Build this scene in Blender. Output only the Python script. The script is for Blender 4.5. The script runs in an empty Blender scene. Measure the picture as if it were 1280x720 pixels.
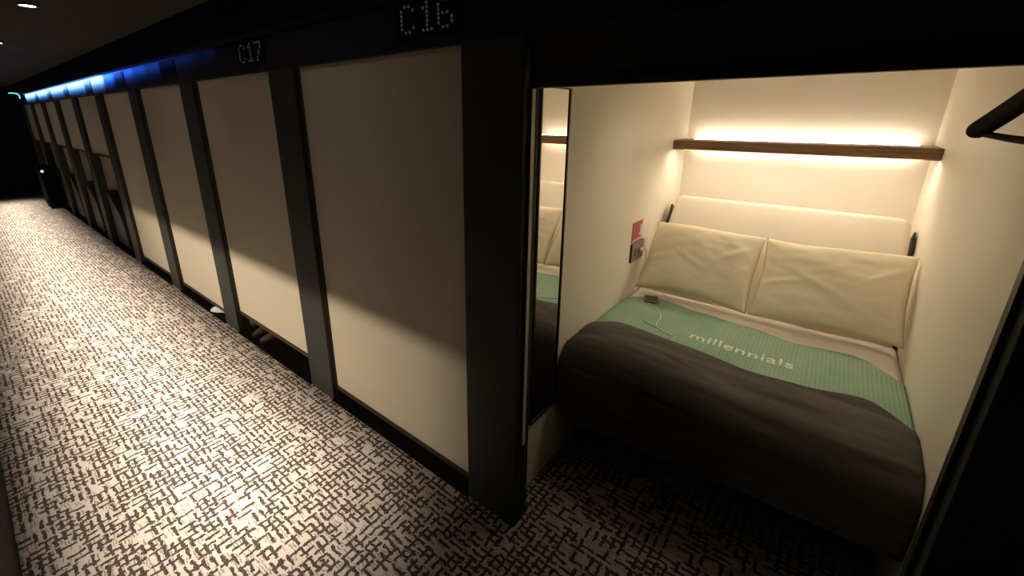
import bpy, bmesh, math, random
from mathutils import Vector, Matrix, noise
random.seed(7)
C = bpy.context.scene.collection
PT = 1.506            # pitch of the bays along the corridor
PW = 0.282            # post width
L, R, D = 0.196, 1.578, 2.387   # inside of the open pod
HB = 2.09             # underside of the header
CEIL = 2.50

# ---------------------------------------------------------------- materials
def mat(name, color=(.5, .5, .5), rough=.6, metal=0.0, spec=.5, emit=None, estr=0.0):
    m = bpy.data.materials.new(name); m.use_nodes = True
    b = m.node_tree.nodes['Principled BSDF']
    b.inputs['Base Color'].default_value = (*color, 1)
    b.inputs['Roughness'].default_value = rough
    b.inputs['Metallic'].default_value = metal
    b.inputs['Specular IOR Level'].default_value = spec
    if emit:
        b.inputs['Emission Color'].default_value = (*emit, 1)
        b.inputs['Emission Strength'].default_value = estr
    return m

def N(m, t, **kw):
    n = m.node_tree.nodes.new(t)
    for k, v in kw.items(): setattr(n, k, v)
    return n
def K(m, a, b): m.node_tree.links.new(a, b)
def bsdf(m): return m.node_tree.nodes['Principled BSDF']
def math_(m, op, a, b=None, c=None):
    n = N(m, 'ShaderNodeMath', operation=op)
    for i, v in enumerate((a, b, c)):
        if v is None: continue
        if isinstance(v, (int, float)): n.inputs[i].default_value = v
        else: K(m, v, n.inputs[i])
    return n.outputs[0]

def add_bump(m, scale=(40, 40, 40), strength=.3, dist=.002, detail=3):
    tc = N(m, 'ShaderNodeTexCoord'); mp = N(m, 'ShaderNodeMapping'); mp.inputs['Scale'].default_value = scale
    nz = N(m, 'ShaderNodeTexNoise'); nz.inputs['Scale'].default_value = 1; nz.inputs['Detail'].default_value = detail
    bp = N(m, 'ShaderNodeBump'); bp.inputs['Strength'].default_value = strength; bp.inputs['Distance'].default_value = dist
    K(m, tc.outputs['Object'], mp.inputs[0]); K(m, mp.outputs[0], nz.inputs['Vector'])
    K(m, nz.outputs['Fac'], bp.inputs['Height']); K(m, bp.outputs[0], bsdf(m).inputs['Normal'])
    return m
def add_mottle(m, c1, c2, scale=(30, 30, 30), detail=4, lo=.35, hi=.65):
    tc = N(m, 'ShaderNodeTexCoord'); mp = N(m, 'ShaderNodeMapping'); mp.inputs['Scale'].default_value = scale
    nz = N(m, 'ShaderNodeTexNoise'); nz.inputs['Scale'].default_value = 1; nz.inputs['Detail'].default_value = detail
    cr = N(m, 'ShaderNodeValToRGB')
    cr.color_ramp.elements[0].color = (*c1, 1); cr.color_ramp.elements[1].color = (*c2, 1)
    cr.color_ramp.elements[0].position = lo; cr.color_ramp.elements[1].position = hi
    K(m, tc.outputs['Object'], mp.inputs[0]); K(m, mp.outputs[0], nz.inputs['Vector'])
    K(m, nz.outputs['Fac'], cr.inputs[0]); K(m, cr.outputs[0], bsdf(m).inputs['Base Color'])
    return m

M = {}
LED = 27
M['pod_wall'] = add_bump(add_mottle(mat('pod_wall', rough=.55), (.87, .81, .69), (.90, .84, .73), (3, 3, 3)), (60, 60, 60), .08, .001)
M['dark_post'] = add_bump(mat('dark_post', (.040, .043, .037), .65, spec=.15), (220, 220, 60), .12, .001)
M['black_panel'] = mat('black_panel', (.004, .004, .004), .8, spec=.08)
M['fascia'] = mat('fascia', (.024, .025, .027), .75, spec=.06)
M['dark_ceiling'] = add_mottle(mat('dark_ceiling', rough=.9, spec=.1), (.035, .033, .026), (.05, .047, .036), (20, 20, 20))
M['dark_wall'] = add_mottle(mat('dark_wall', rough=.8, spec=.15), (.010, .011, .011), (.018, .019, .017), (6, 6, 6))
M['rail'] = mat('rail', (.035, .024, .018), .5, .2)
M['guide'] = mat('guide', (.55, .52, .44), .5, .1)
M['wood'] = add_mottle(mat('wood', rough=.5), (.16, .088, .048), (.28, .165, .092), (3, 60, 60))
M['led'] = mat('led', (1, .9, .75), emit=(1.0, .85, .66), estr=LED)
M['led_added'] = mat('led_added', (1, .9, .75), emit=(1.0, .85, .64), estr=60)
M['lamp'] = mat('lamp', (1, 1, 1), emit=(1.0, .95, .9), estr=60)
M['ring'] = mat('ring', (.03, .03, .03), .4)
M['backrest'] = add_bump(mat('backrest', (.74, .67, .56), .85), (150, 150, 150), .15, .001)
M['sheet'] = add_bump(mat('sheet', (.80, .74, .66), .9, spec=.2), (9, 14, 9), .4, .006)
M['pillow'] = add_bump(mat('pillow', (.88, .79, .60), .9, spec=.2), (7, 9, 7), .3, .008, 4)
M['black'] = mat('black', (.008, .008, .008), .5)
M['mirror'] = mat('mirror', (.92, .92, .90), .015, 1.0)
M['mirror_frame'] = mat('mirror_frame', (.02, .012, .009), .4)
M['plate'] = mat('plate', (.27, .24, .18), .5, .1)
M['plate_side'] = mat('plate_side', (.02, .015, .012), .5)
M['red'] = add_mottle(mat('red', rough=.5), (.44, .07, .10), (.50, .10, .13), (90, 90, 90))
M['white'] = mat('white', (.82, .80, .76), .5)
M['device'] = mat('device', (.13, .095, .085), .4)
M['screen'] = mat('screen', (.09, .065, .06), .25)
M['hanger'] = mat('hanger', (.0025, .002, .002), .8, spec=.03)
M['hook'] = mat('hook', (.4, .4, .4), .3, 1)
M['digit'] = mat('digit', (.10, .105, .08), .6, emit=(.75, .80, .58), estr=.03)
M['shoe'] = mat('shoe', (.09, .045, .02), .6)
M['slipper'] = mat('slipper', (.80, .80, .76), .7)
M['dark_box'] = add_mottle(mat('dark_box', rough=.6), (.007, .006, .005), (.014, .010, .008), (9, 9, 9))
M['inner'] = mat('inner', (.74, .66, .48), .7)
M['cyan'] = mat('cyan', (.1, .9, .8), emit=(.10, 1.0, .95), estr=4)
M['status'] = mat('status', (1, 1, 1), emit=(1, .85, .75), estr=5)

# blind fabric: woven, lets a little light through
def fabric():
    m = mat('blind_fabric', (.76, .69, .55), .85, spec=.2)
    add_mottle(m, (.70, .63, .48), (.76, .69, .53), (400, 400, 400), 2)
    b = bsdf(m); b.inputs['Transmission Weight'].default_value = 0
    tr = N(m, 'ShaderNodeBsdfTranslucent'); tr.inputs[0].default_value = (.62, .52, .38, 1)
    mx = N(m, 'ShaderNodeMixShader'); mx.inputs[0].default_value = .25
    out = m.node_tree.nodes['Material Output']
    K(m, b.outputs[0], mx.inputs[1]); K(m, tr.outputs[0], mx.inputs[2]); K(m, mx.outputs[0], out.inputs[0])
    return m
M['fabric'] = fabric()
M['rolled'] = add_bump(mat('rolled', (.03, .03, .022), .8), (5, 200, 200), .2, .001)

# green cotton throw: fine ribs across
def ribbed(name, c1, c2, pitch, axis=0, strength=.5):
    m = mat(name, c1, .9, spec=.2)
    tc = N(m, 'ShaderNodeTexCoord'); sp = N(m, 'ShaderNodeSeparateXYZ'); K(m, tc.outputs['Object'], sp.inputs[0])
    nz = N(m, 'ShaderNodeTexNoise'); nz.inputs['Scale'].default_value = 14; nz.inputs['Detail'].default_value = 4
    K(m, tc.outputs['Object'], nz.inputs['Vector'])
    a = math_(m, 'MULTIPLY', sp.outputs[axis], 2 * math.pi / pitch)
    a = math_(m, 'ADD', a, math_(m, 'MULTIPLY', nz.outputs['Fac'], 2.2))
    s = math_(m, 'MULTIPLY_ADD', math_(m, 'SINE', a), .5, .5)
    nz2 = N(m, 'ShaderNodeTexNoise'); nz2.inputs['Scale'].default_value = 6; nz2.inputs['Detail'].default_value = 5
    K(m, tc.outputs['Object'], nz2.inputs['Vector'])
    f = math_(m, 'ADD', math_(m, 'MULTIPLY', s, .35), math_(m, 'MULTIPLY', nz2.outputs['Fac'], .8))
    mx = N(m, 'ShaderNodeMix', data_type='RGBA')
    mx.inputs[6].default_value = (*c1, 1); mx.inputs[7].default_value = (*c2, 1)
    K(m, f, mx.inputs[0]); K(m, mx.outputs[2], bsdf(m).inputs['Base Color'])
    bp = N(m, 'ShaderNodeBump'); bp.inputs['Strength'].default_value = strength; bp.inputs['Distance'].default_value = .003
    K(m, s, bp.inputs['Height']); K(m, bp.outputs[0], bsdf(m).inputs['Normal'])
    return m
M['throw'] = ribbed('green_throw', (.20, .34, .24), (.36, .50, .36), .017, 0)
M['letters'] = mat('letters', (.80, .84, .68), .9)
def duvet_mat():
    m = mat('grey_cover', (.10, .085, .078), .95, spec=.15)
    add_mottle(m, (.075, .068, .062), (.125, .112, .100), (3, 16, 16), 5)
    tc = N(m, 'ShaderNodeTexCoord'); mp = N(m, 'ShaderNodeMapping'); mp.inputs['Scale'].default_value = (4, 22, 12)
    mp.inputs['Rotation'].default_value = (0, 0, .15)
    nz = N(m, 'ShaderNodeTexNoise'); nz.inputs['Scale'].default_value = 1; nz.inputs['Detail'].default_value = 4
    bp = N(m, 'ShaderNodeBump'); bp.inputs['Strength'].default_value = .6; bp.inputs['Distance'].default_value = .007
    K(m, tc.outputs['Object'], mp.inputs[0]); K(m, mp.outputs[0], nz.inputs['Vector'])
    K(m, nz.outputs['Fac'], bp.inputs['Height']); K(m, bp.outputs[0], bsdf(m).inputs['Normal'])
    return m
M['duvet'] = duvet_mat()

# carpet: cream ground crossed by short irregular brown dashes in both directions
def carpet():
    m = mat('carpet', rough=.95, spec=.1)
    tc = N(m, 'ShaderNodeTexCoord')
    wn = N(m, 'ShaderNodeTexNoise'); wn.inputs['Scale'].default_value = 38; wn.inputs['Detail'].default_value = 3
    K(m, tc.outputs['Object'], wn.inputs['Vector'])
    sub = N(m, 'ShaderNodeVectorMath', operation='SUBTRACT'); sub.inputs[1].default_value = (.5, .5, .5); K(m, wn.outputs['Color'], sub.inputs[0])
    scl = N(m, 'ShaderNodeVectorMath', operation='SCALE'); scl.inputs[3].default_value = .024; K(m, sub.outputs[0], scl.inputs[0])
    add = N(m, 'ShaderNodeVectorMath', operation='ADD'); K(m, tc.outputs['Object'], add.inputs[0]); K(m, scl.outputs[0], add.inputs[1])
    sp = N(m, 'ShaderNodeSeparateXYZ'); K(m, add.outputs[0], sp.inputs[0])
    x, y = sp.outputs[0], sp.outputs[1]
    def dashes(along, across, nrow, ncell, width, dens, seed):
        r = math_(m, 'MULTIPLY', across, nrow); ri = math_(m, 'FLOOR', r); rf = math_(m, 'FRACT', r)
        w1 = N(m, 'ShaderNodeTexWhiteNoise', noise_dimensions='2D')
        cb = N(m, 'ShaderNodeCombineXYZ'); K(m, ri, cb.inputs[0]); cb.inputs[1].default_value = seed; K(m, cb.outputs[0], w1.inputs['Vector'])
        a = math_(m, 'ADD', math_(m, 'MULTIPLY', along, ncell), math_(m, 'MULTIPLY', w1.outputs['Value'], 7))
        ai = math_(m, 'FLOOR', a); af = math_(m, 'FRACT', a)
        w2 = N(m, 'ShaderNodeTexWhiteNoise', noise_dimensions='3D')
        cb2 = N(m, 'ShaderNodeCombineXYZ'); K(m, ri, cb2.inputs[0]); K(m, ai, cb2.inputs[1]); cb2.inputs[2].default_value = seed + 3
        K(m, cb2.outputs[0], w2.inputs['Vector'])
        on = math_(m, 'LESS_THAN', w2.outputs['Value'], dens)
        thin = math_(m, 'LESS_THAN', rf, width)
        ends = math_(m, 'LESS_THAN', af, .86)
        return math_(m, 'MULTIPLY', math_(m, 'MULTIPLY', on, thin), ends)
    d1 = dashes(x, y, 34, 12, .42, .70, 1.5)
    d2 = dashes(y, x, 27, 14, .38, .70, 7.5)
    d3 = dashes(x, y, 90, 26, .45, .42, 11.5)
    d = math_(m, 'MAXIMUM', math_(m, 'MAXIMUM', d1, d2), math_(m, 'MULTIPLY', d3, .6))
    fz = N(m, 'ShaderNodeTexNoise'); fz.inputs['Scale'].default_value = 160; fz.inputs['Detail'].default_value = 2
    K(m, tc.outputs['Object'], fz.inputs['Vector'])
    g = math_(m, 'MULTIPLY', d, math_(m, 'MULTIPLY_ADD', fz.outputs['Fac'], 1.0, .45))
    base = N(m, 'ShaderNodeMix', data_type='RGBA'); base.inputs[6].default_value = (.36, .30, .26, 1); base.inputs[7].default_value = (.56, .49, .42, 1)
    K(m, fz.outputs['Fac'], base.inputs[0])
    mx = N(m, 'ShaderNodeMix', data_type='RGBA'); mx.inputs[7].default_value = (.035, .025, .022, 1)
    mx.clamp_factor = True
    K(m, g, mx.inputs[0]); K(m, base.outputs[2], mx.inputs[6]); K(m, mx.outputs[2], bsdf(m).inputs['Base Color'])
    bp = N(m, 'ShaderNodeBump'); bp.inputs['Strength'].default_value = .4; bp.inputs['Distance'].default_value = .004; bp.invert = True
    K(m, g, bp.inputs['Height']); K(m, bp.outputs[0], bsdf(m).inputs['Normal'])
    return m
M['carpet'] = carpet()

# ---------------------------------------------------------------- helpers
def box(bm, x0, x1, y0, y1, z0, z1, bev=0.0, seg=2):
    r = bmesh.ops.create_cube(bm, size=1)
    vs = r['verts']
    for v in vs:
        v.co = Vector(((x0 + x1) / 2 + v.co.x * (x1 - x0), (y0 + y1) / 2 + v.co.y * (y1 - y0), (z0 + z1) / 2 + v.co.z * (z1 - z0)))
    if bev:
        es = list({e for v in vs for e in v.link_edges})
        bmesh.ops.bevel(bm, geom=es, offset=bev, segments=seg, profile=.5, affect='EDGES')
def cyl(bm, c, r, h, axis='Z', seg=24, r2=None):
    rot = {'Z': Matrix.Identity(4), 'X': Matrix.Rotation(math.pi / 2, 4, 'Y'), 'Y': Matrix.Rotation(math.pi / 2, 4, 'X')}[axis]
    bmesh.ops.create_cone(bm, cap_ends=True, segments=seg, radius1=r, radius2=r if r2 is None else r2, depth=h, matrix=Matrix.Translation(c) @ rot)
def grid(bm, f, nu, nv):
    vs = [[bm.verts.new(f(i / nu, j / nv)) for j in range(nv + 1)] for i in range(nu + 1)]
    for i in range(nu):
        for j in range(nv):
            bm.faces.new((vs[i][j], vs[i + 1][j], vs[i + 1][j + 1], vs[i][j + 1]))
    return vs
def obj(name, bm, m, parent=None, smooth=False):
    bmesh.ops.recalc_face_normals(bm, faces=bm.faces)
    me = bpy.data.meshes.new(name); bm.to_mesh(me); bm.free()
    me.materials.append(M[m] if isinstance(m, str) else m)
    if smooth:
        for p in me.polygons: p.use_smooth = True
    o = bpy.data.objects.new(name, me); C.objects.link(o)
    if parent: o.parent = parent; o.matrix_parent_inverse = Matrix.Translation(-Vector(parent.location))
    return o
def bx(name, b, m, parent=None, bev=0.0):
    bm = bmesh.new(); box(bm, *b, bev=bev); return obj(name, bm, m, parent)
def tag(o, label, cat, group=None, kind=None):
    if label: o['label'] = label
    if cat: o['category'] = cat
    if group: o['group'] = group
    if kind: o['kind'] = kind
    return o
def thing(name, label, cat, loc, group=None):
    o = bpy.data.objects.new(name, None); C.objects.link(o); o.location = loc; o.empty_display_size = .05
    return tag(o, label, cat, group)
def struct(name, b, m, label=None, bev=0.0):
    o = bx(name, b, m, bev=bev); o['kind'] = 'structure'
    if label: o['label'] = label
    return o
def tube(name, pts, r, m, parent=None, seg=8, sub=8):
    cu = bpy.data.curves.new(name, 'CURVE'); cu.dimensions = '3D'; cu.bevel_depth = r; cu.bevel_resolution = 3; cu.use_fill_caps = True
    s = cu.splines.new('NURBS'); s.points.add(len(pts) - 1)
    for q, p in zip(s.points, pts): q.co = (*p, 1)
    s.use_endpoint_u = True; s.order_u = 4 if len(pts) > 3 else len(pts); s.resolution_u = sub
    o0 = bpy.data.objects.new(name, cu); C.objects.link(o0)
    dg = bpy.context.evaluated_depsgraph_get(); dg.update()
    me = bpy.data.meshes.new_from_object(o0.evaluated_get(dg))
    bpy.data.objects.remove(o0); bpy.data.curves.remove(cu)
    me.name = name; me.materials.clear(); me.materials.append(M[m])
    for p in me.polygons: p.use_smooth = True
    o = bpy.data.objects.new(name, me); C.objects.link(o)
    if parent: o.parent = parent; o.matrix_parent_inverse = Matrix.Translation(-Vector(parent.location))
    return o
def interp(x, pts):
    if x <= pts[0][0]: return pts[0][1]
    for (a, b), (c, d) in zip(pts, pts[1:]):
        if x <= c:
            t = (x - a) / (c - a); t = t * t * (3 - 2 * t); return b + (d - b) * t
    return pts[-1][1]

# ---------------------------------------------------------------- setting
X0, X1 = -14.6, 3.4
YL = -1.46
struct('floor', (X0, X1, YL - .1, 2.6, -.1, 0), 'carpet', 'cream carpet woven with short brown dashes')
struct('ceiling', (X0, X1, YL - .1, .12, CEIL, CEIL + .1), 'dark_ceiling')
struct('wall_left', (X0, X1, YL - .1, YL, 1.13, CEIL), 'dark_wall')
struct('wall_left_lower', (X0, X1, YL - .1, YL, 0, .47), 'dark_wall')
struct('wall_left_blocker', (-.45, X1, YL - .1, YL, .47, 1.13), 'dark_wall')  # closes the slot here, added to keep its light off the bed
# unseen box added across the corridor; the slot in the left wall shapes its light
struct('wall_opposite_back', (X0, X1, -4.0, -3.9, 0, 2.2), 'dark_wall')
struct('ceiling_opposite', (X0, X1, -4.0, YL - .1, 2.2, 2.25), 'dark_wall')
struct('floor_opposite', (X0, X1, -4.0, YL - .1, -.1, 0), 'dark_wall')
struct('wall_far', (X0 - .1, X0, YL - .1, 2.6, 0, CEIL), 'dark_wall')
struct('wall_near', (X1, X1 + .1, YL - .1, 2.6, 0, CEIL), 'dark_wall')
struct('wall_back', (X0, X1, 2.5, 2.6, 0, 2.3), 'dark_wall')
# header over the row of pods, with the deeper bulkhead above it
struct('trim_1', (X0, X1, 0, .12, HB, 2.275), 'fascia', 'dark fascia over the pod openings')
struct('trim_2', (X0, X1, -.07, .12, 2.275, CEIL), 'black_panel', 'black cornice over the pod fronts')
n = 3
for k in list(range(-2, 10)):
    x0 = -PT * k - (0.0 if k >= 0 else .017 if k == -1 else 0)
    struct('trim_%d' % n, (x0, x0 + PW, 0, .10, 0, HB), 'dark_post', bev=.003); n += 1
# walls of the open pod
struct('wall_pod_left', (L - .08, L, .10, D + .02, 0, 2.16), 'pod_wall')
struct('wall_pod_right', (R, R + .08, .10, D + .02, 0, 2.16), 'pod_wall')
struct('wall_pod_back', (L, R, D, D + .08, 0, 2.16), 'pod_wall')
struct('ceiling_pod', (L - .08, R + .08, .12, D + .08, 2.16, 2.22), 'pod_wall')
for k in range(1, 10):
    struct('trim_%d' % n, (-PT * k + PW, -PT * (k - 1), -.012, .40, 0, .011), 'black_panel', 'black strip imitating the dark gap under the blind'); n += 1  # painted shade: black strip hides the lit floor under each blind
struct('wall_front_panel', (PT - .017 + PW, X1, .03, .05, 0, HB), 'pod_wall')
# partitions and lids of the other pods
for k in range(1, 10):
    xl = -PT * k + PW / 2
    struct('wall_partition_%d' % k, (xl - .05, xl + .05, .10, 2.5, 0, 2.16), 'pod_wall')
struct('ceiling_pods', (X0, L - .08, .12, 2.5, 2.16, 2.22), 'dark_wall')

# ---------------------------------------------------------------- roller blinds of the closed pods
where = {1: 'lowered cream roller blind next to the open pod, below sign C16',
         2: 'cream roller blind hanging short above brown shoes, below sign C17',
         3: 'narrow looking cream blind beside the white slipper, third from the open pod',
         4: 'fourth cream blind from the open pod, farthest one lowered to the floor',
         5: 'half lowered blind in blue light, nearest of the half open bays',
         6: 'half lowered blind in blue light, second of the half open bays',
         7: 'half lowered blind in blue light, third of the half open bays',
         8: 'half lowered blind in blue light, fourth of the half open bays',
         9: 'half lowered blind in blue light at the far corridor end'}
bottoms = {1: .10, 2: .205, 3: .10, 4: .10}
for k in range(1, 10):
    a, b = -PT * k + PW, -PT * (k - 1)
    zb = bottoms.get(k, 1.35)
    t = thing('roller_blind', where[k], 'blind', ((a + b) / 2, .04, zb), 'roller blinds along the corridor')
    bx('fabric', (a + .012, b - .012, .036, .040, zb, HB + .02), 'fabric', t)
    bm = bmesh.new(); box(bm, a + .010, b - .010, .028, .050, zb - .03, zb, bev=.005); obj('bottom_rail', bm, 'rail', t)
    for gx in (a + .001, b - .007):
        bx('guide_channel', (gx, gx + .006, .025, .055, 0.001, HB), 'rail', t)
# the open pod's blind, rolled up
a, b = PW, PT - .017
t = thing('rolled_up_blind', 'dark rolled-up roller blind above the open pod bed', 'blind', ((a + b) / 2, .06, 1.925))
bm = bmesh.new(); cyl(bm, ((a + b) / 2, .070, 2.04), .044, b - a - .02, 'X', 40); obj('fabric_roll', bm, 'rolled', t, True)
bx('fabric', (a + .01, b - .01, .020, .024, 1.94, 2.088), 'rolled', t)
bm = bmesh.new(); box(bm, a + .008, b - .008, .006, .034, 1.925, 1.947, bev=.004); obj('bottom_rail', bm, 'rail', t)
gl = bx('guide_rail', (a + .0005, a + .012, .035, .055, 0.45, 1.925), 'guide', t); gl['label'] = 'pale metal guide rail'
bx('guide_rail', (b - .012, b - .0005, .045, .075, 0.001, 1.925), 'rail', t)

# half open bays: pale sliding panel inside and a dark box in front of it
desc = {5: 'dark box in the nearest half open bay', 6: 'dark box in the second half open bay along the corridor',
        7: 'dark box in the third half open bay along the corridor', 8: 'dark box in the fourth half open bay, far down the corridor',
        9: 'dark box in the farthest bay at the corridor end'}
for k in range(5, 10):
    a, b = -PT * k + PW, -PT * (k - 1)
    o = struct('wall_inner_%d' % k, (a, b, .22, .25, 0, HB), 'inner')
    if k > 8: continue
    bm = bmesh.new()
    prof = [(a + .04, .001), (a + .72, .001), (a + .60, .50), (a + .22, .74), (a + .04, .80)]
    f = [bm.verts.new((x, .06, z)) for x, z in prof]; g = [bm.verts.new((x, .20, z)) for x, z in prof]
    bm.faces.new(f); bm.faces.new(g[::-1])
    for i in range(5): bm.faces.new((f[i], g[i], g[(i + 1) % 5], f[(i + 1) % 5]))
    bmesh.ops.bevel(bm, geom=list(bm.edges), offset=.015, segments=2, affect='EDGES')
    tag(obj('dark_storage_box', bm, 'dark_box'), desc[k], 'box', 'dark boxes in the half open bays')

# ---------------------------------------------------------------- number signs
FONT = {'C': ['0110', '1001', '1000', '1000', '1000', '1001', '0110'],
        '1': ['010', '110', '010', '010', '010', '010', '111'],
        '6': ['0110', '1000', '1000', '1110', '1001', '1001', '0110'],
        '7': ['1111', '0001', '0001', '0010', '0010', '0100', '0100']}
def sign(k, text):
    ox = -PT * k
    lab = {0: 'dotted room number C16 over the blind next to the open pod', 1: 'dotted room number C17 on the dark fascia'}.get(k)
    if text is None:
        lab = 'dark unlit number plate in blue light, %s from the open pod' % {2: 'third', 3: 'fourth', 4: 'fifth', 5: 'sixth', 6: 'seventh', 7: 'eighth'}[k]
    t = thing('room_number_sign', lab, 'sign', (ox - .17, -.004, 2.195), 'room number signs over the bays')
    bx('display_plate', (ox - .345, ox + .005, -.008, -.0005, 2.125, 2.262), 'black_panel', t)
    if not text: return
    cx = ox - .306
    for ch in text:
        bm = bmesh.new()
        for r, row in enumerate(FONT[ch]):
            for c, v in enumerate(row):
                if v == '1':
                    cyl(bm, (cx + c * .0225 + (.02 if ch == '1' else 0), -.0085, 2.242 - r * .0152), .0062, .003, 'Y', 10)
        obj('digit' if ch != 'C' else 'letter', bm, 'digit', t)
        cx += .103
sign(0, 'C16'); sign(1, 'C17')
for k in range(2, 8): sign(k, None)

# ---------------------------------------------------------------- ceiling lamps
LY = -.735
PODL = 5
DOWN = 10.5
OPP = 31
def downlight(x, lab):
    t = thing('downlight', lab, 'ceiling lamp', (x, LY, CEIL), 'ceiling downlights')
    bm = bmesh.new()
    def ring(u, v):
        a = u * 2 * math.pi; b = v * 2 * math.pi; r = .046 + .008 * math.cos(b)
        return Vector((x + r * math.cos(a), LY + r * math.sin(a), CEIL - .006 + .006 * math.sin(b)))
    grid(bm, ring, 32, 8); bmesh.ops.remove_doubles(bm, verts=bm.verts, dist=1e-5)
    obj('ring', bm, 'ring', t, True)
    bm = bmesh.new(); cyl(bm, (x, LY, CEIL - .004), .036, .006); obj('lamp_disc', bm, 'lamp', t)
def area(name, loc, rot, sx, sy, e, col, spread=180):
    ld = bpy.data.lights.new(name, 'AREA'); ld.shape = 'RECTANGLE'; ld.size = sx; ld.size_y = sy; ld.energy = e; ld.color = col; ld.spread = math.radians(spread)
    lo = bpy.data.objects.new(name, ld); C.objects.link(lo); lo.location = loc; lo.rotation_euler = rot; return lo
for x, lab in [(-.95, 'ceiling downlight nearest the open pod'), (-2.97, 'bright downlight highest in the top left corner'),
               (-5.20, 'second bright downlight along the dark ceiling'), (-7.45, 'third bright downlight, at the left picture edge'),
               (-9.7, 'fourth ceiling downlight, far down the corridor'), (-11.95, 'last ceiling downlight before the corridor end')]:
    downlight(x, lab)
    area('lamp_beam', (x if x < -1 else -1.15, LY, CEIL - .012), (0, 0, 0), 1.4 if x > -1 else 2.24, .05, DOWN * (1.4 if x > -1 else 2.24), (1.0, .88, .74), 34)
area('added_side_fill', (-3.0, -3.8, 1.68), (math.radians(75), 0, 0), 4.6, .16, OPP, (1.0, .85, .68), 60)  # added unseen lamp, brightens the lower blinds through the wall slot
for k in range(1, 5):
    area('added_blind_fill', (-PT * k + PW / 2 + PT / 2, 2.1, 1.66), (math.radians(80), 0, math.pi), 1.2, .03, PODL, (1.0, .84, .60), 160)  # added inside the closed pods so the blinds glow faintly

# ---------------------------------------------------------------- shelf with LED strip
t = thing('wall_shelf', 'dark brown wooden shelf with glowing light strip on back wall', 'shelf', ((L + R) / 2, 2.2, 1.635))
bm = bmesh.new(); box(bm, L, R, 2.04, 2.352, 1.628, 1.683, bev=.004); box(bm, L, R, 2.041, 2.054, 1.620, 1.630); box(bm, L, R, 2.088, 2.094, 1.615, 1.630); obj('board', bm, 'wood', t)  # lip and baffle added to hide and screen the front strip
for ya, za, zb_, mn in ((2.33, 1.6833, 1.6875, 'led'), (2.33, 1.6235, 1.6277, 'led'), (2.062, 1.6225, 1.6277, 'led_added')):  # the front strip is added to light pillows and bed
    sl = bx('light_strip', (L + .07, R - .07, ya, ya + .018, za, zb_), mn, t); sl['label'] = 'warm white light strip'
for x in (L + .2, R - .2): bx('bracket', (x - .01, x + .01, 2.350, D, 1.652, 1.666), 'wood', t)

# ---------------------------------------------------------------- mirror
t = thing('wall_mirror', 'tall narrow mirror with thin dark frame on left pod wall', 'mirror', (L, .35, .385))
y0, y1, z0, z1 = .232, .468, .385, 1.952
bx('glass', (L + .0005, L + .008, y0 + .006, y1 - .006, z0 + .006, z1 - .006), 'mirror', t)
bm = bmesh.new()
for b in [(y0, y0 + .008, z0, z1), (y1 - .010, y1, z0, z1), (y0, y1, z0, z0 + .008), (y0, y1, z1 - .005, z1)]:
    box(bm, L + .0003, L + .013, *b)
obj('frame', bm, 'mirror_frame', t)

# ---------------------------------------------------------------- notice and outlet on the left wall
t = thing('wall_notice', 'small red notice with white lettering on left pod wall', 'notice', (L, 1.48, 1.05))
bx('card', (L + .0005, L + .003, 1.392, 1.568, 1.050, 1.185), 'red', t)
bm = bmesh.new()
for i in range(9):
    y = 1.402 + i * .018
    box(bm, L + .003, L + .0036, y, y + .011, 1.056, 1.066 + .004 * (i % 3))
box(bm, L + .003, L + .0036, 1.535, 1.56, 1.10, 1.135); cyl(bm, (L + .0033, 1.545, 1.145), .012, .0006, 'X', 16)
box(bm, L + .003, L + .0036, 1.515, 1.55, 1.085, 1.10); cyl(bm, (L + .0033, 1.548, 1.092), .013, .0006, 'X', 16)
obj('lettering', bm, 'white', t)
t = thing('outlet_plate', 'grey metal power outlet plate below the red notice', 'outlet', (L, 1.49, .92))
bm = bmesh.new(); box(bm, L + .0005, L + .010, 1.388, 1.60, .918, 1.045, bev=.002); obj('box', bm, 'plate_side', t)
bm = bmesh.new(); box(bm, L + .0102, L + .014, 1.392, 1.598, .920, 1.043, bev=.0015); obj('face_plate', bm, 'plate', t)
bm = bmesh.new(); box(bm, L + .0142, L + .016, 1.43, 1.47, .955, 1.005); obj('socket', bm, 'device', t)
bm = bmesh.new(); box(bm, L + .0142, L + .016, 1.50, 1.54, .96, 1.0); obj('socket', bm, 'device', t)

# ---------------------------------------------------------------- bed
BZ = .69
t = thing('bed', 'wide reclining bed filling the open pod, white sheet and raised cream backrest', 'bed', ((L + R) / 2, 1.3, 0))
bx('base', (L + .01, R - .01, .86, 2.30, 0.001, .33), 'black', t)
def bump(x, y):
    w = math.exp(-((x - .52) / .30) ** 2) * .060 - .012
    f = max(0, 1 - abs(y - .58) / .42); f = f * f * (3 - 2 * f)
    return w * f
def crown(x):      # slight sag towards the walls
    e = min(x - L, R - x)
    return -.030 * math.exp(-max(e, 0) / .035)
bm = bmesh.new(); box(bm, L + .006, R - .006, .53, 1.66, .335, BZ - .012, bev=.035, seg=4)
obj('mattress', bm, 'sheet', t, True)
bm = bmesh.new()
def shf(u, v):
    x = L + .004 + u * (R - L - .008); y = .70 + v * .94
    return Vector((x, y, BZ - .004 + crown(x) + .003 * math.sin(x * 9 + y * 4) + .002 * math.sin(y * 23 + x * 5)))
grid(bm, shf, 60, 40)
s = obj('fitted_sheet', bm, 'sheet', t, True); md = s.modifiers.new('s', 'SOLIDIFY'); md.thickness = .006
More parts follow.
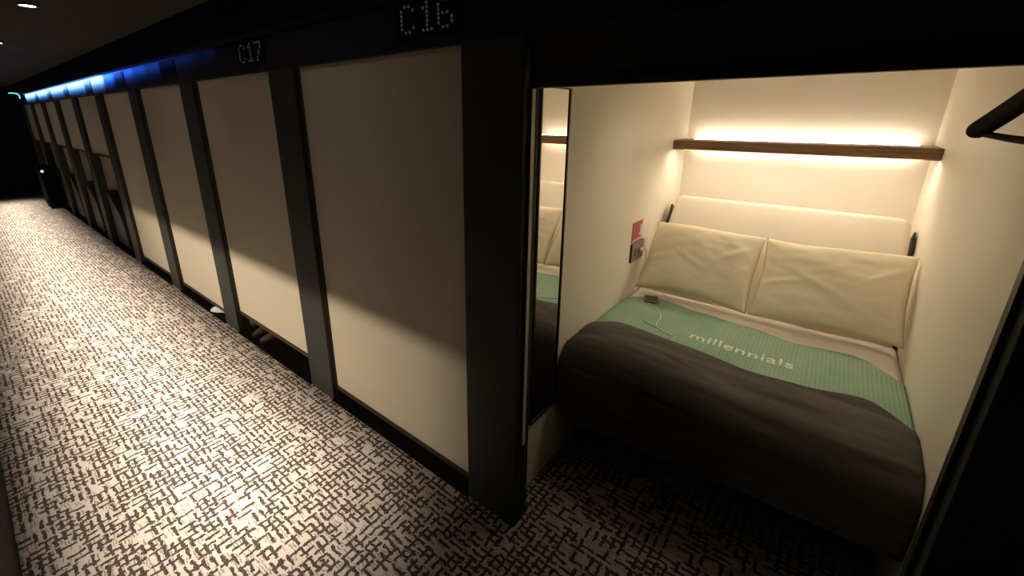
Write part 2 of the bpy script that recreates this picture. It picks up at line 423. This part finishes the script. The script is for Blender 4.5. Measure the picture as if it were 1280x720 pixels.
# backrest cushion, tilted
bm = bmesh.new()
W = (R - .020) - (L + .050); Hh = .92
box(bm, -W / 2, W / 2, -.065, .065, 0, Hh, bev=.045, seg=6)
for v in bm.verts:      # rounded upper corners
    if v.co.z > Hh - .12:
        k2 = (v.co.z - (Hh - .12)) / .12; v.co.x *= 1 - .045 * k2 * k2
ang = math.atan2(1, 1.3)
Mx = Matrix.Translation(((L + R) / 2 + .015, 1.515 + .065 * math.cos(ang), .575 - .065 * math.sin(ang))) @ Matrix.Rotation(-ang, 4, 'X')
bmesh.ops.transform(bm, matrix=Mx, verts=bm.verts)
obj('backrest', bm, 'backrest', t, True)
for sx0, sx1 in ((-W / 2 - .016, -W / 2 - .003), (W / 2 + .003, W / 2 + .012)):  # dark strips put in as the shade of the side gaps
    bm = bmesh.new(); box(bm, sx0, sx1, -.025, .06, 0, Hh - .075, bev=.003)
    bmesh.ops.transform(bm, matrix=Mx, verts=bm.verts); so = obj('gap_shade', bm, 'plate_side', t); so['label'] = 'dark strip imitating the shaded gap beside the backrest'

def edge1(x): return interp(x, [(.20, .87), (.36, .94), (.73, .89), (1.02, .85), (1.2, .87), (1.42, .92), (1.57, .83)])
def edge2(x): return interp(x, [(.20, 1.36), (.43, 1.44), (.64, 1.40), (.86, 1.36), (1.17, 1.31), (1.37, 1.34), (1.57, 1.22)])
def zthrow(x, y): return BZ + .012 + bump(x, y) * .6 + crown(x) + .003 * math.sin(x * 11 - y * 6) + .002 * math.sin(x * 27 + y * 9)
th = thing('green_throw', 'green ribbed cotton throw with pale lettering across the bed', 'throw', ((L + R) / 2, 1.1, BZ))
bm = bmesh.new()
def thf(u, v):
    x = L + .003 + u * (R - L - .006); y = (edge1(x) - .12) + v * (edge2(x) - edge1(x) + .12)
    return Vector((x, y, zthrow(x, y)))
grid(bm, thf, 120, 40)
s = obj('cloth', bm, 'throw', th, True); md = s.modifiers.new('s', 'SOLIDIFY'); md.thickness = .007; md.offset = -1
# lettering sewn on the throw
cu = bpy.data.curves.new('t', 'FONT'); cu.body = 'millennials'; cu.size = .095; cu.extrude = .0; cu.space_character = 1.05; cu.offset = .0012
to = bpy.data.objects.new('t', cu); C.objects.link(to)
dg = bpy.context.evaluated_depsgraph_get(); dg.update()
me = bpy.data.meshes.new_from_object(to.evaluated_get(dg)); bpy.data.objects.remove(to)
bm = bmesh.new(); bm.from_mesh(me)
bmesh.ops.triangulate(bm, faces=bm.faces)
bmesh.ops.subdivide_edges(bm, edges=bm.edges, cuts=2, use_grid_fill=True)
xs = [v.co.x for v in bm.verts]; w = max(xs) - min(xs); m0 = min(xs)
for v in bm.verts:
    x = .700 + (v.co.x - m0) / w * .465; y = 1.005 + v.co.y * 1.2 + (x - .7) * (-.02)
    v.co = Vector((x, y, zthrow(x, y) + .0018))
lt = obj('lettering', bm, 'letters', th)
md = lt.modifiers.new('s', 'SOLIDIFY'); md.thickness = .001

# grey cover folded over the foot of the bed
dv = thing('grey_duvet', 'dark grey duvet draped over the foot of the pod bed', 'duvet', ((L + R) / 2, .5, .33))
bm = bmesh.new()
def dvf(u, v):
    x = L + .002 + u * (R - L - .004)
    zb = interp(x, [(.20, .36), (.24, .285), (.32, .285), (.5, .30), (.95, .33), (1.2, .34), (1.57, .35)])
    e1 = edge1(x)
    bul = .02 * math.sin(math.pi * min(1, max(0, u))) ** .5
    yf = .485 - bul * .6
    P = [(yf + .10, zb + .02), (yf + .025, zb), (yf, zb + .05), (yf - .004, .50), (yf + .004, .60), (yf + .035, .665), (yf + .10, .715), (yf + .2, .722), (e1 - .05, .718), (e1 - .005, .712)]
    s = v * (len(P) - 1); i = min(int(s), len(P) - 2); f = s - i
    def c(a, b, c_, d, f): return .5 * ((2 * b) + (-a + c_) * f + (2 * a - 5 * b + 4 * c_ - d) * f * f + (-a + 3 * b - 3 * c_ + d) * f ** 3)
    q = [P[max(i - 1, 0)], P[i], P[i + 1], P[min(i + 2, len(P) - 1)]]
    y = c(*[a[0] for a in q], f); z = c(*[a[1] for a in q], f)
    top = min(1, max(0, (z - .52) / .15))
    z += bump(x, y) * top + crown(x) * top
    n1 = noise.noise(Vector((x * 2.2, y * 9 + z * 5 - x * 1.3, 3.1))) * .012 + noise.noise(Vector((x * 5, y * 22 + z * 14, 8.1))) * .003
    k = min(1, v * 8) * (1 if v < .93 else (1 - v) / .07 * .8 + .2)
    if top > .5: z += n1 * k
    else: y -= n1 * k
    return Vector((x, y, z))
grid(bm, dvf, 150, 90)
s = obj('cover', bm, 'duvet', dv, True); md = s.modifiers.new('s', 'SOLIDIFY'); md.thickness = .012; md.offset = -1

# ---------------------------------------------------------------- pillows
def pillow(cx, w, lab, seed, tilt):
    t = thing('pillow', lab, 'pillow', (cx, 1.62, .88), 'pillows against the backrest')
    bm = bmesh.new(); h = .50
    for side in (1, -1):
        def f(u, v):
            a, b = u * 2 - 1, v * 2 - 1
            th_ = .075 * (max(0, 1 - abs(a) ** 3.2) ** .55) * (max(0, 1 - abs(b) ** 2.6) ** .5)
            pin = 1 - .05 * (1 - abs(a) ** 2) * abs(b) ** 4
            pin2 = 1 - .045 * (1 - abs(b) ** 2) * abs(a) ** 4
            wr = noise.noise(Vector((a * 1.6 + seed, b * 1.3 + a * 1.2, seed))) * .013 + noise.noise(Vector((a * 4 + b * 3 + seed, b * 5 - a * 2, seed + 5))) * .004
            for (qx, qy, dx, dy, amp) in [(-.35, .1, .8, -.6, .010), (-.9, -.2, .9, .35, .008), (.8, .5, -.7, -.7, .008)]:
                px, py = a - qx, b - qy; al = px * dx + py * dy; ac = -px * dy + py * dx
                wr += amp * math.exp(-(ac / .06) ** 2) * math.exp(-((al - .25) / .35) ** 2)
            sc = min(1, th_ / .03)
            return Vector((a * w / 2 * pin2, -side * (th_ + wr * sc * (side > 0)), b * h / 2 * pin + .01 * math.sin(a * 2.2 + seed)))
        grid(bm, f, 56, 44)
    bmesh.ops.remove_doubles(bm, verts=bm.verts, dist=.0004)
    Mx = Matrix.Translation((cx, 1.655 - .055, .905 + .04)) @ Matrix.Rotation(-ang, 4, 'X') @ Matrix.Rotation(tilt, 4, 'Y')
    bmesh.ops.transform(bm, matrix=Mx, verts=bm.verts)
    obj('pillowcase', bm, 'pillow', t, True)
    return t
pillow(.568, .658, 'cream pillow on the left, nearer the power outlet', 1.7, .01)
pillow(1.236, .670, 'cream pillow on the right, against the plain wall', 6.2, .0)

# ---------------------------------------------------------------- control device and cables
zt = zthrow(.372, 1.36)
t = thing('control_device', 'small dark square control device lying on the bed edge', 'device', (.372, 1.37, zt))
bm = bmesh.new(); box(bm, -.044, .044, -.052, .052, 0, .010, bev=.004, seg=3)
DM = Matrix.Translation((.372, 1.375, zt + .004)) @ Matrix.Rotation(.35, 4, 'Z')
bmesh.ops.transform(bm, matrix=DM, verts=bm.verts); obj('body', bm, 'device', t)
bm = bmesh.new(); box(bm, -.034, .034, -.042, .042, .0101, .0108)
bmesh.ops.transform(bm, matrix=DM, verts=bm.verts); obj('screen', bm, 'screen', t)
t = thing('charging_cable', 'white cable looping from the outlet down beside the left pillow', 'cable', (.225, 1.55, .98))
tube('cord', [(.2245, 1.535, .984), (.229, 1.56, 1.0), (.230, 1.60, .968), (.230, 1.612, .915), (.230, 1.588, .862), (.229, 1.547, .815), (.226, 1.50, .755), (.222, 1.46, .708)], .0028, 'white', t)
bm = bmesh.new(); box(bm, .2125, .224, 1.520, 1.545, .972, .992, bev=.002); obj('plug', bm, 'white', t)
t = thing('device_lead', 'thin pale lead curling from the device over the green throw', 'cable', (.40, 1.3, zt))
pts = [(.35, 1.330), (.37, 1.31), (.42, 1.30), (.475, 1.24), (.51, 1.15), (.50, 1.08), (.52, 1.02), (.57, 1.00), (.63, .965)]
tube('cord', [(x, y, zthrow(x, y) + .005) for x, y in pts], .0026, 'white', t)
pts = [(.43, 1.06), (.46, 1.035), (.50, 1.03), (.53, 1.015)]
tube('cord', [(x, y, zthrow(x, y) + .005) for x, y in pts], .002, 'plate', t)

# ---------------------------------------------------------------- coat hanger on the right wall
t = thing('coat_hanger', 'black plastic coat hanger hanging beside the right pod wall', 'hanger', (1.45, .25, 1.8))
hx = 1.44; yc = .155
bm = bmesh.new()
def arm(sgn):
    def f(u, v):
        s = u; a = v * 2 * math.pi
        y = yc + sgn * (.02 + s * .385)
        z = 1.892 - .095 * s
        hw = .016 + .008 * s; hh = .023 + .003 * math.sin(s * math.pi)
        if s > .93: q = math.sqrt(max(0, 1 - ((s - .93) / .07) ** 2)); hw *= q; hh *= q
        return Vector((hx + hw * math.cos(a) - .012 * s * s, y, z + hh * math.sin(a)))
    g = grid(bm, f, 28, 14)
arm(1); arm(-1)
bmesh.ops.remove_doubles(bm, verts=bm.verts, dist=.0002)
obj('shoulder', bm, 'hanger', t, True)
tube('trouser_bar', [(hx - .01, yc + .375, 1.795), (hx, yc + .30, 1.792), (hx, yc + .15, 1.788), (hx, yc - .15, 1.788), (hx, yc - .30, 1.792), (hx - .01, yc - .375, 1.795)], .008, 'hanger', t)
tube('hook', [(hx, yc, 1.89), (hx, yc, 1.955), (hx, yc + .02, 1.975), (hx, yc + .03, 2.0), (hx, yc, 2.025), (hx, yc - .03, 2.005)], .003, 'hook', t)
tg = thing('wall_hook', 'metal wall hook carrying the black hanger', 'hook', (R, yc, 2.0))
tube('peg', [(R, yc, 2.012), (1.52, yc, 2.012), (1.45, yc, 2.015), (1.43, yc, 2.03)], .005, 'hook', tg)
bm = bmesh.new(); cyl(bm, (R - .003, yc, 2.012), .018, .006, 'X'); obj('wall_plate', bm, 'hook', tg)

# ---------------------------------------------------------------- shoes peeking out under the blinds
def shoe(loc, rot, mu, lab, grp, name='shoe', s=1.0):
    t = thing(name, lab, 'shoe' if name == 'shoe' else 'slipper', loc, grp)
    bm = bmesh.new()
    def prof(u):   # outline half width along the length, toe at u = 0
        return .043 * (math.sin(math.pi * min(1, max(0, u * .93 + .035))) ** .42) * (1 - .18 * math.sin(math.pi * u) ** 4)
    def up(u, v):
        a = v * math.pi; w = prof(u)
        h = (.030 + .045 * u ** .8) * (math.sin(math.pi * min(1, u * .95 + .03)) ** .35)
        return Vector((w * math.cos(a), -.14 + u * .28, .016 + h * math.sin(a)))
    grid(bm, up, 24, 14)
    Mx = Matrix.Translation(loc) @ Matrix.Rotation(rot, 4, 'Z') @ Matrix.Scale(s, 4)
    bmesh.ops.transform(bm, matrix=Mx, verts=bm.verts); obj('upper', bm, mu, t, True)
    bm = bmesh.new(); ring_b = []; ring_t = []
    for i in range(40):
        a = 2 * math.pi * i / 40; u = .5 - .5 * math.cos(a); w = prof(u) * 1.08 * (1 if math.sin(a) >= 0 else -1)
        p = (w, -.145 + u * .29)
        ring_b.append(bm.verts.new((*p, .001))); ring_t.append(bm.verts.new((*p, .019)))
    bm.faces.new(ring_b); bm.faces.new(ring_t)
    for i in range(40): bm.faces.new((ring_b[i], ring_b[(i + 1) % 40], ring_t[(i + 1) % 40], ring_t[i]))
    bmesh.ops.transform(bm, matrix=Mx, verts=bm.verts); obj('sole', bm, 'white' if False else ('rail' if mu == 'shoe' else mu), t)
shoe((-2.545, .175, .012), .1, 'shoe', 'brown shoe toe under the short blind, left one of the pair', 'brown shoes under the blind')
shoe((-2.36, .165, .012), -.1, 'shoe', 'brown shoe toe under the short blind, right one of the pair', 'brown shoes under the blind')
shoe((-3.27, .095, .012), -.95, 'slipper', 'white slipper on the carpet beside a dark post', None, 'slipper')

# ---------------------------------------------------------------- far end of the corridor
t = thing('dark_trolley', 'dark upright trolley with a small light at the corridor end', 'trolley', (-11.7, -.15, 0))
bm = bmesh.new(); box(bm, -12.0, -11.4, -.20, -.02, .05, .88, bev=.03); obj('body', bm, 'black_panel', t)
for x in (-11.92, -11.48):
    for y in (-.17, -.05):
        bm = bmesh.new(); cyl(bm, (x, y, .026), .025, .02, 'X', 16); obj('wheel', bm, 'black', t)
bm = bmesh.new(); cyl(bm, (-11.397, -.17, .78), .018, .004, 'X', 16); obj('light', bm, 'status', t)
t = thing('wall_glow_tube', 'thin bent cyan glowing tube under the far cornice', 'lamp', (-12.4, -.1, 2.2))
tube('tube', [(-12.4, -.22, 2.30), (-12.4, -.16, 2.305), (-12.4, -.10, 2.30), (-12.39, -.078, 2.28), (-12.38, -.078, 2.20)], .005, 'cyan', t, sub=4)

area('added_pod_fill', ((L + R) / 2, 1.05, 2.15), (math.radians(14), 0, 0), .5, .5, 4.0, (1.0, .87, .66), 140)  # added fill for the pillows and bed top, no fixture here
# blue light strip tucked under the bulkhead, shining on the fascia
area('blue_strip_light', (-8.85, -.060, 2.262), (math.radians(74), 0, 0), 6.9, .014, 440, (.13, .34, 1.0), 110)
for bxx, be in ((-5.2, 22), (-4.8, 13), (-4.4, 7), (-4.0, 3.5), (-3.6, 1.8), (-3.2, .9), (-2.8, .4), (-2.4, .15)):
    area('blue_strip_light', (bxx, -.060, 2.262), (math.radians(74), 0, 0), .4, .014, be * .4, (.03, .15, 1.0), 110)

# ---------------------------------------------------------------- world, camera
w = bpy.data.worlds.new('world'); bpy.context.scene.world = w; w.use_nodes = True
w.node_tree.nodes['Background'].inputs[0].default_value = (.6, .7, .5, 1); w.node_tree.nodes['Background'].inputs[1].default_value = 0
f, yaw, pit, rol = 529.3047, math.radians(-38.60676), math.radians(-17.15396), math.radians(.147326)
fw = Vector((math.sin(yaw) * math.cos(pit), math.cos(yaw) * math.cos(pit), math.sin(pit)))
r = Vector((math.cos(yaw), -math.sin(yaw), 0)); u = r.cross(fw)
r2 = r * math.cos(rol) + u * math.sin(rol); u2 = -r * math.sin(rol) + u * math.cos(rol)
cd = bpy.data.cameras.new('camera'); cam = bpy.data.objects.new('camera', cd); C.objects.link(cam)
Mw = Matrix((r2, u2, -fw)).transposed().to_4x4(); Mw.translation = Vector((1.14075, -1.24356, 1.82976))
cam.matrix_world = Mw
cd.sensor_width = 36; cd.lens = f / 1280 * 36; cd.clip_start = .02
cd.shift_x = (640 - 614.944) / 1280; cd.shift_y = -(360 - 311.310) / 1280
bpy.context.scene.camera = cam
vs = bpy.context.scene.view_settings
vs.view_transform = 'Standard'; vs.look = 'None'; vs.exposure = 0; vs.gamma = 1; vs.use_curve_mapping = False
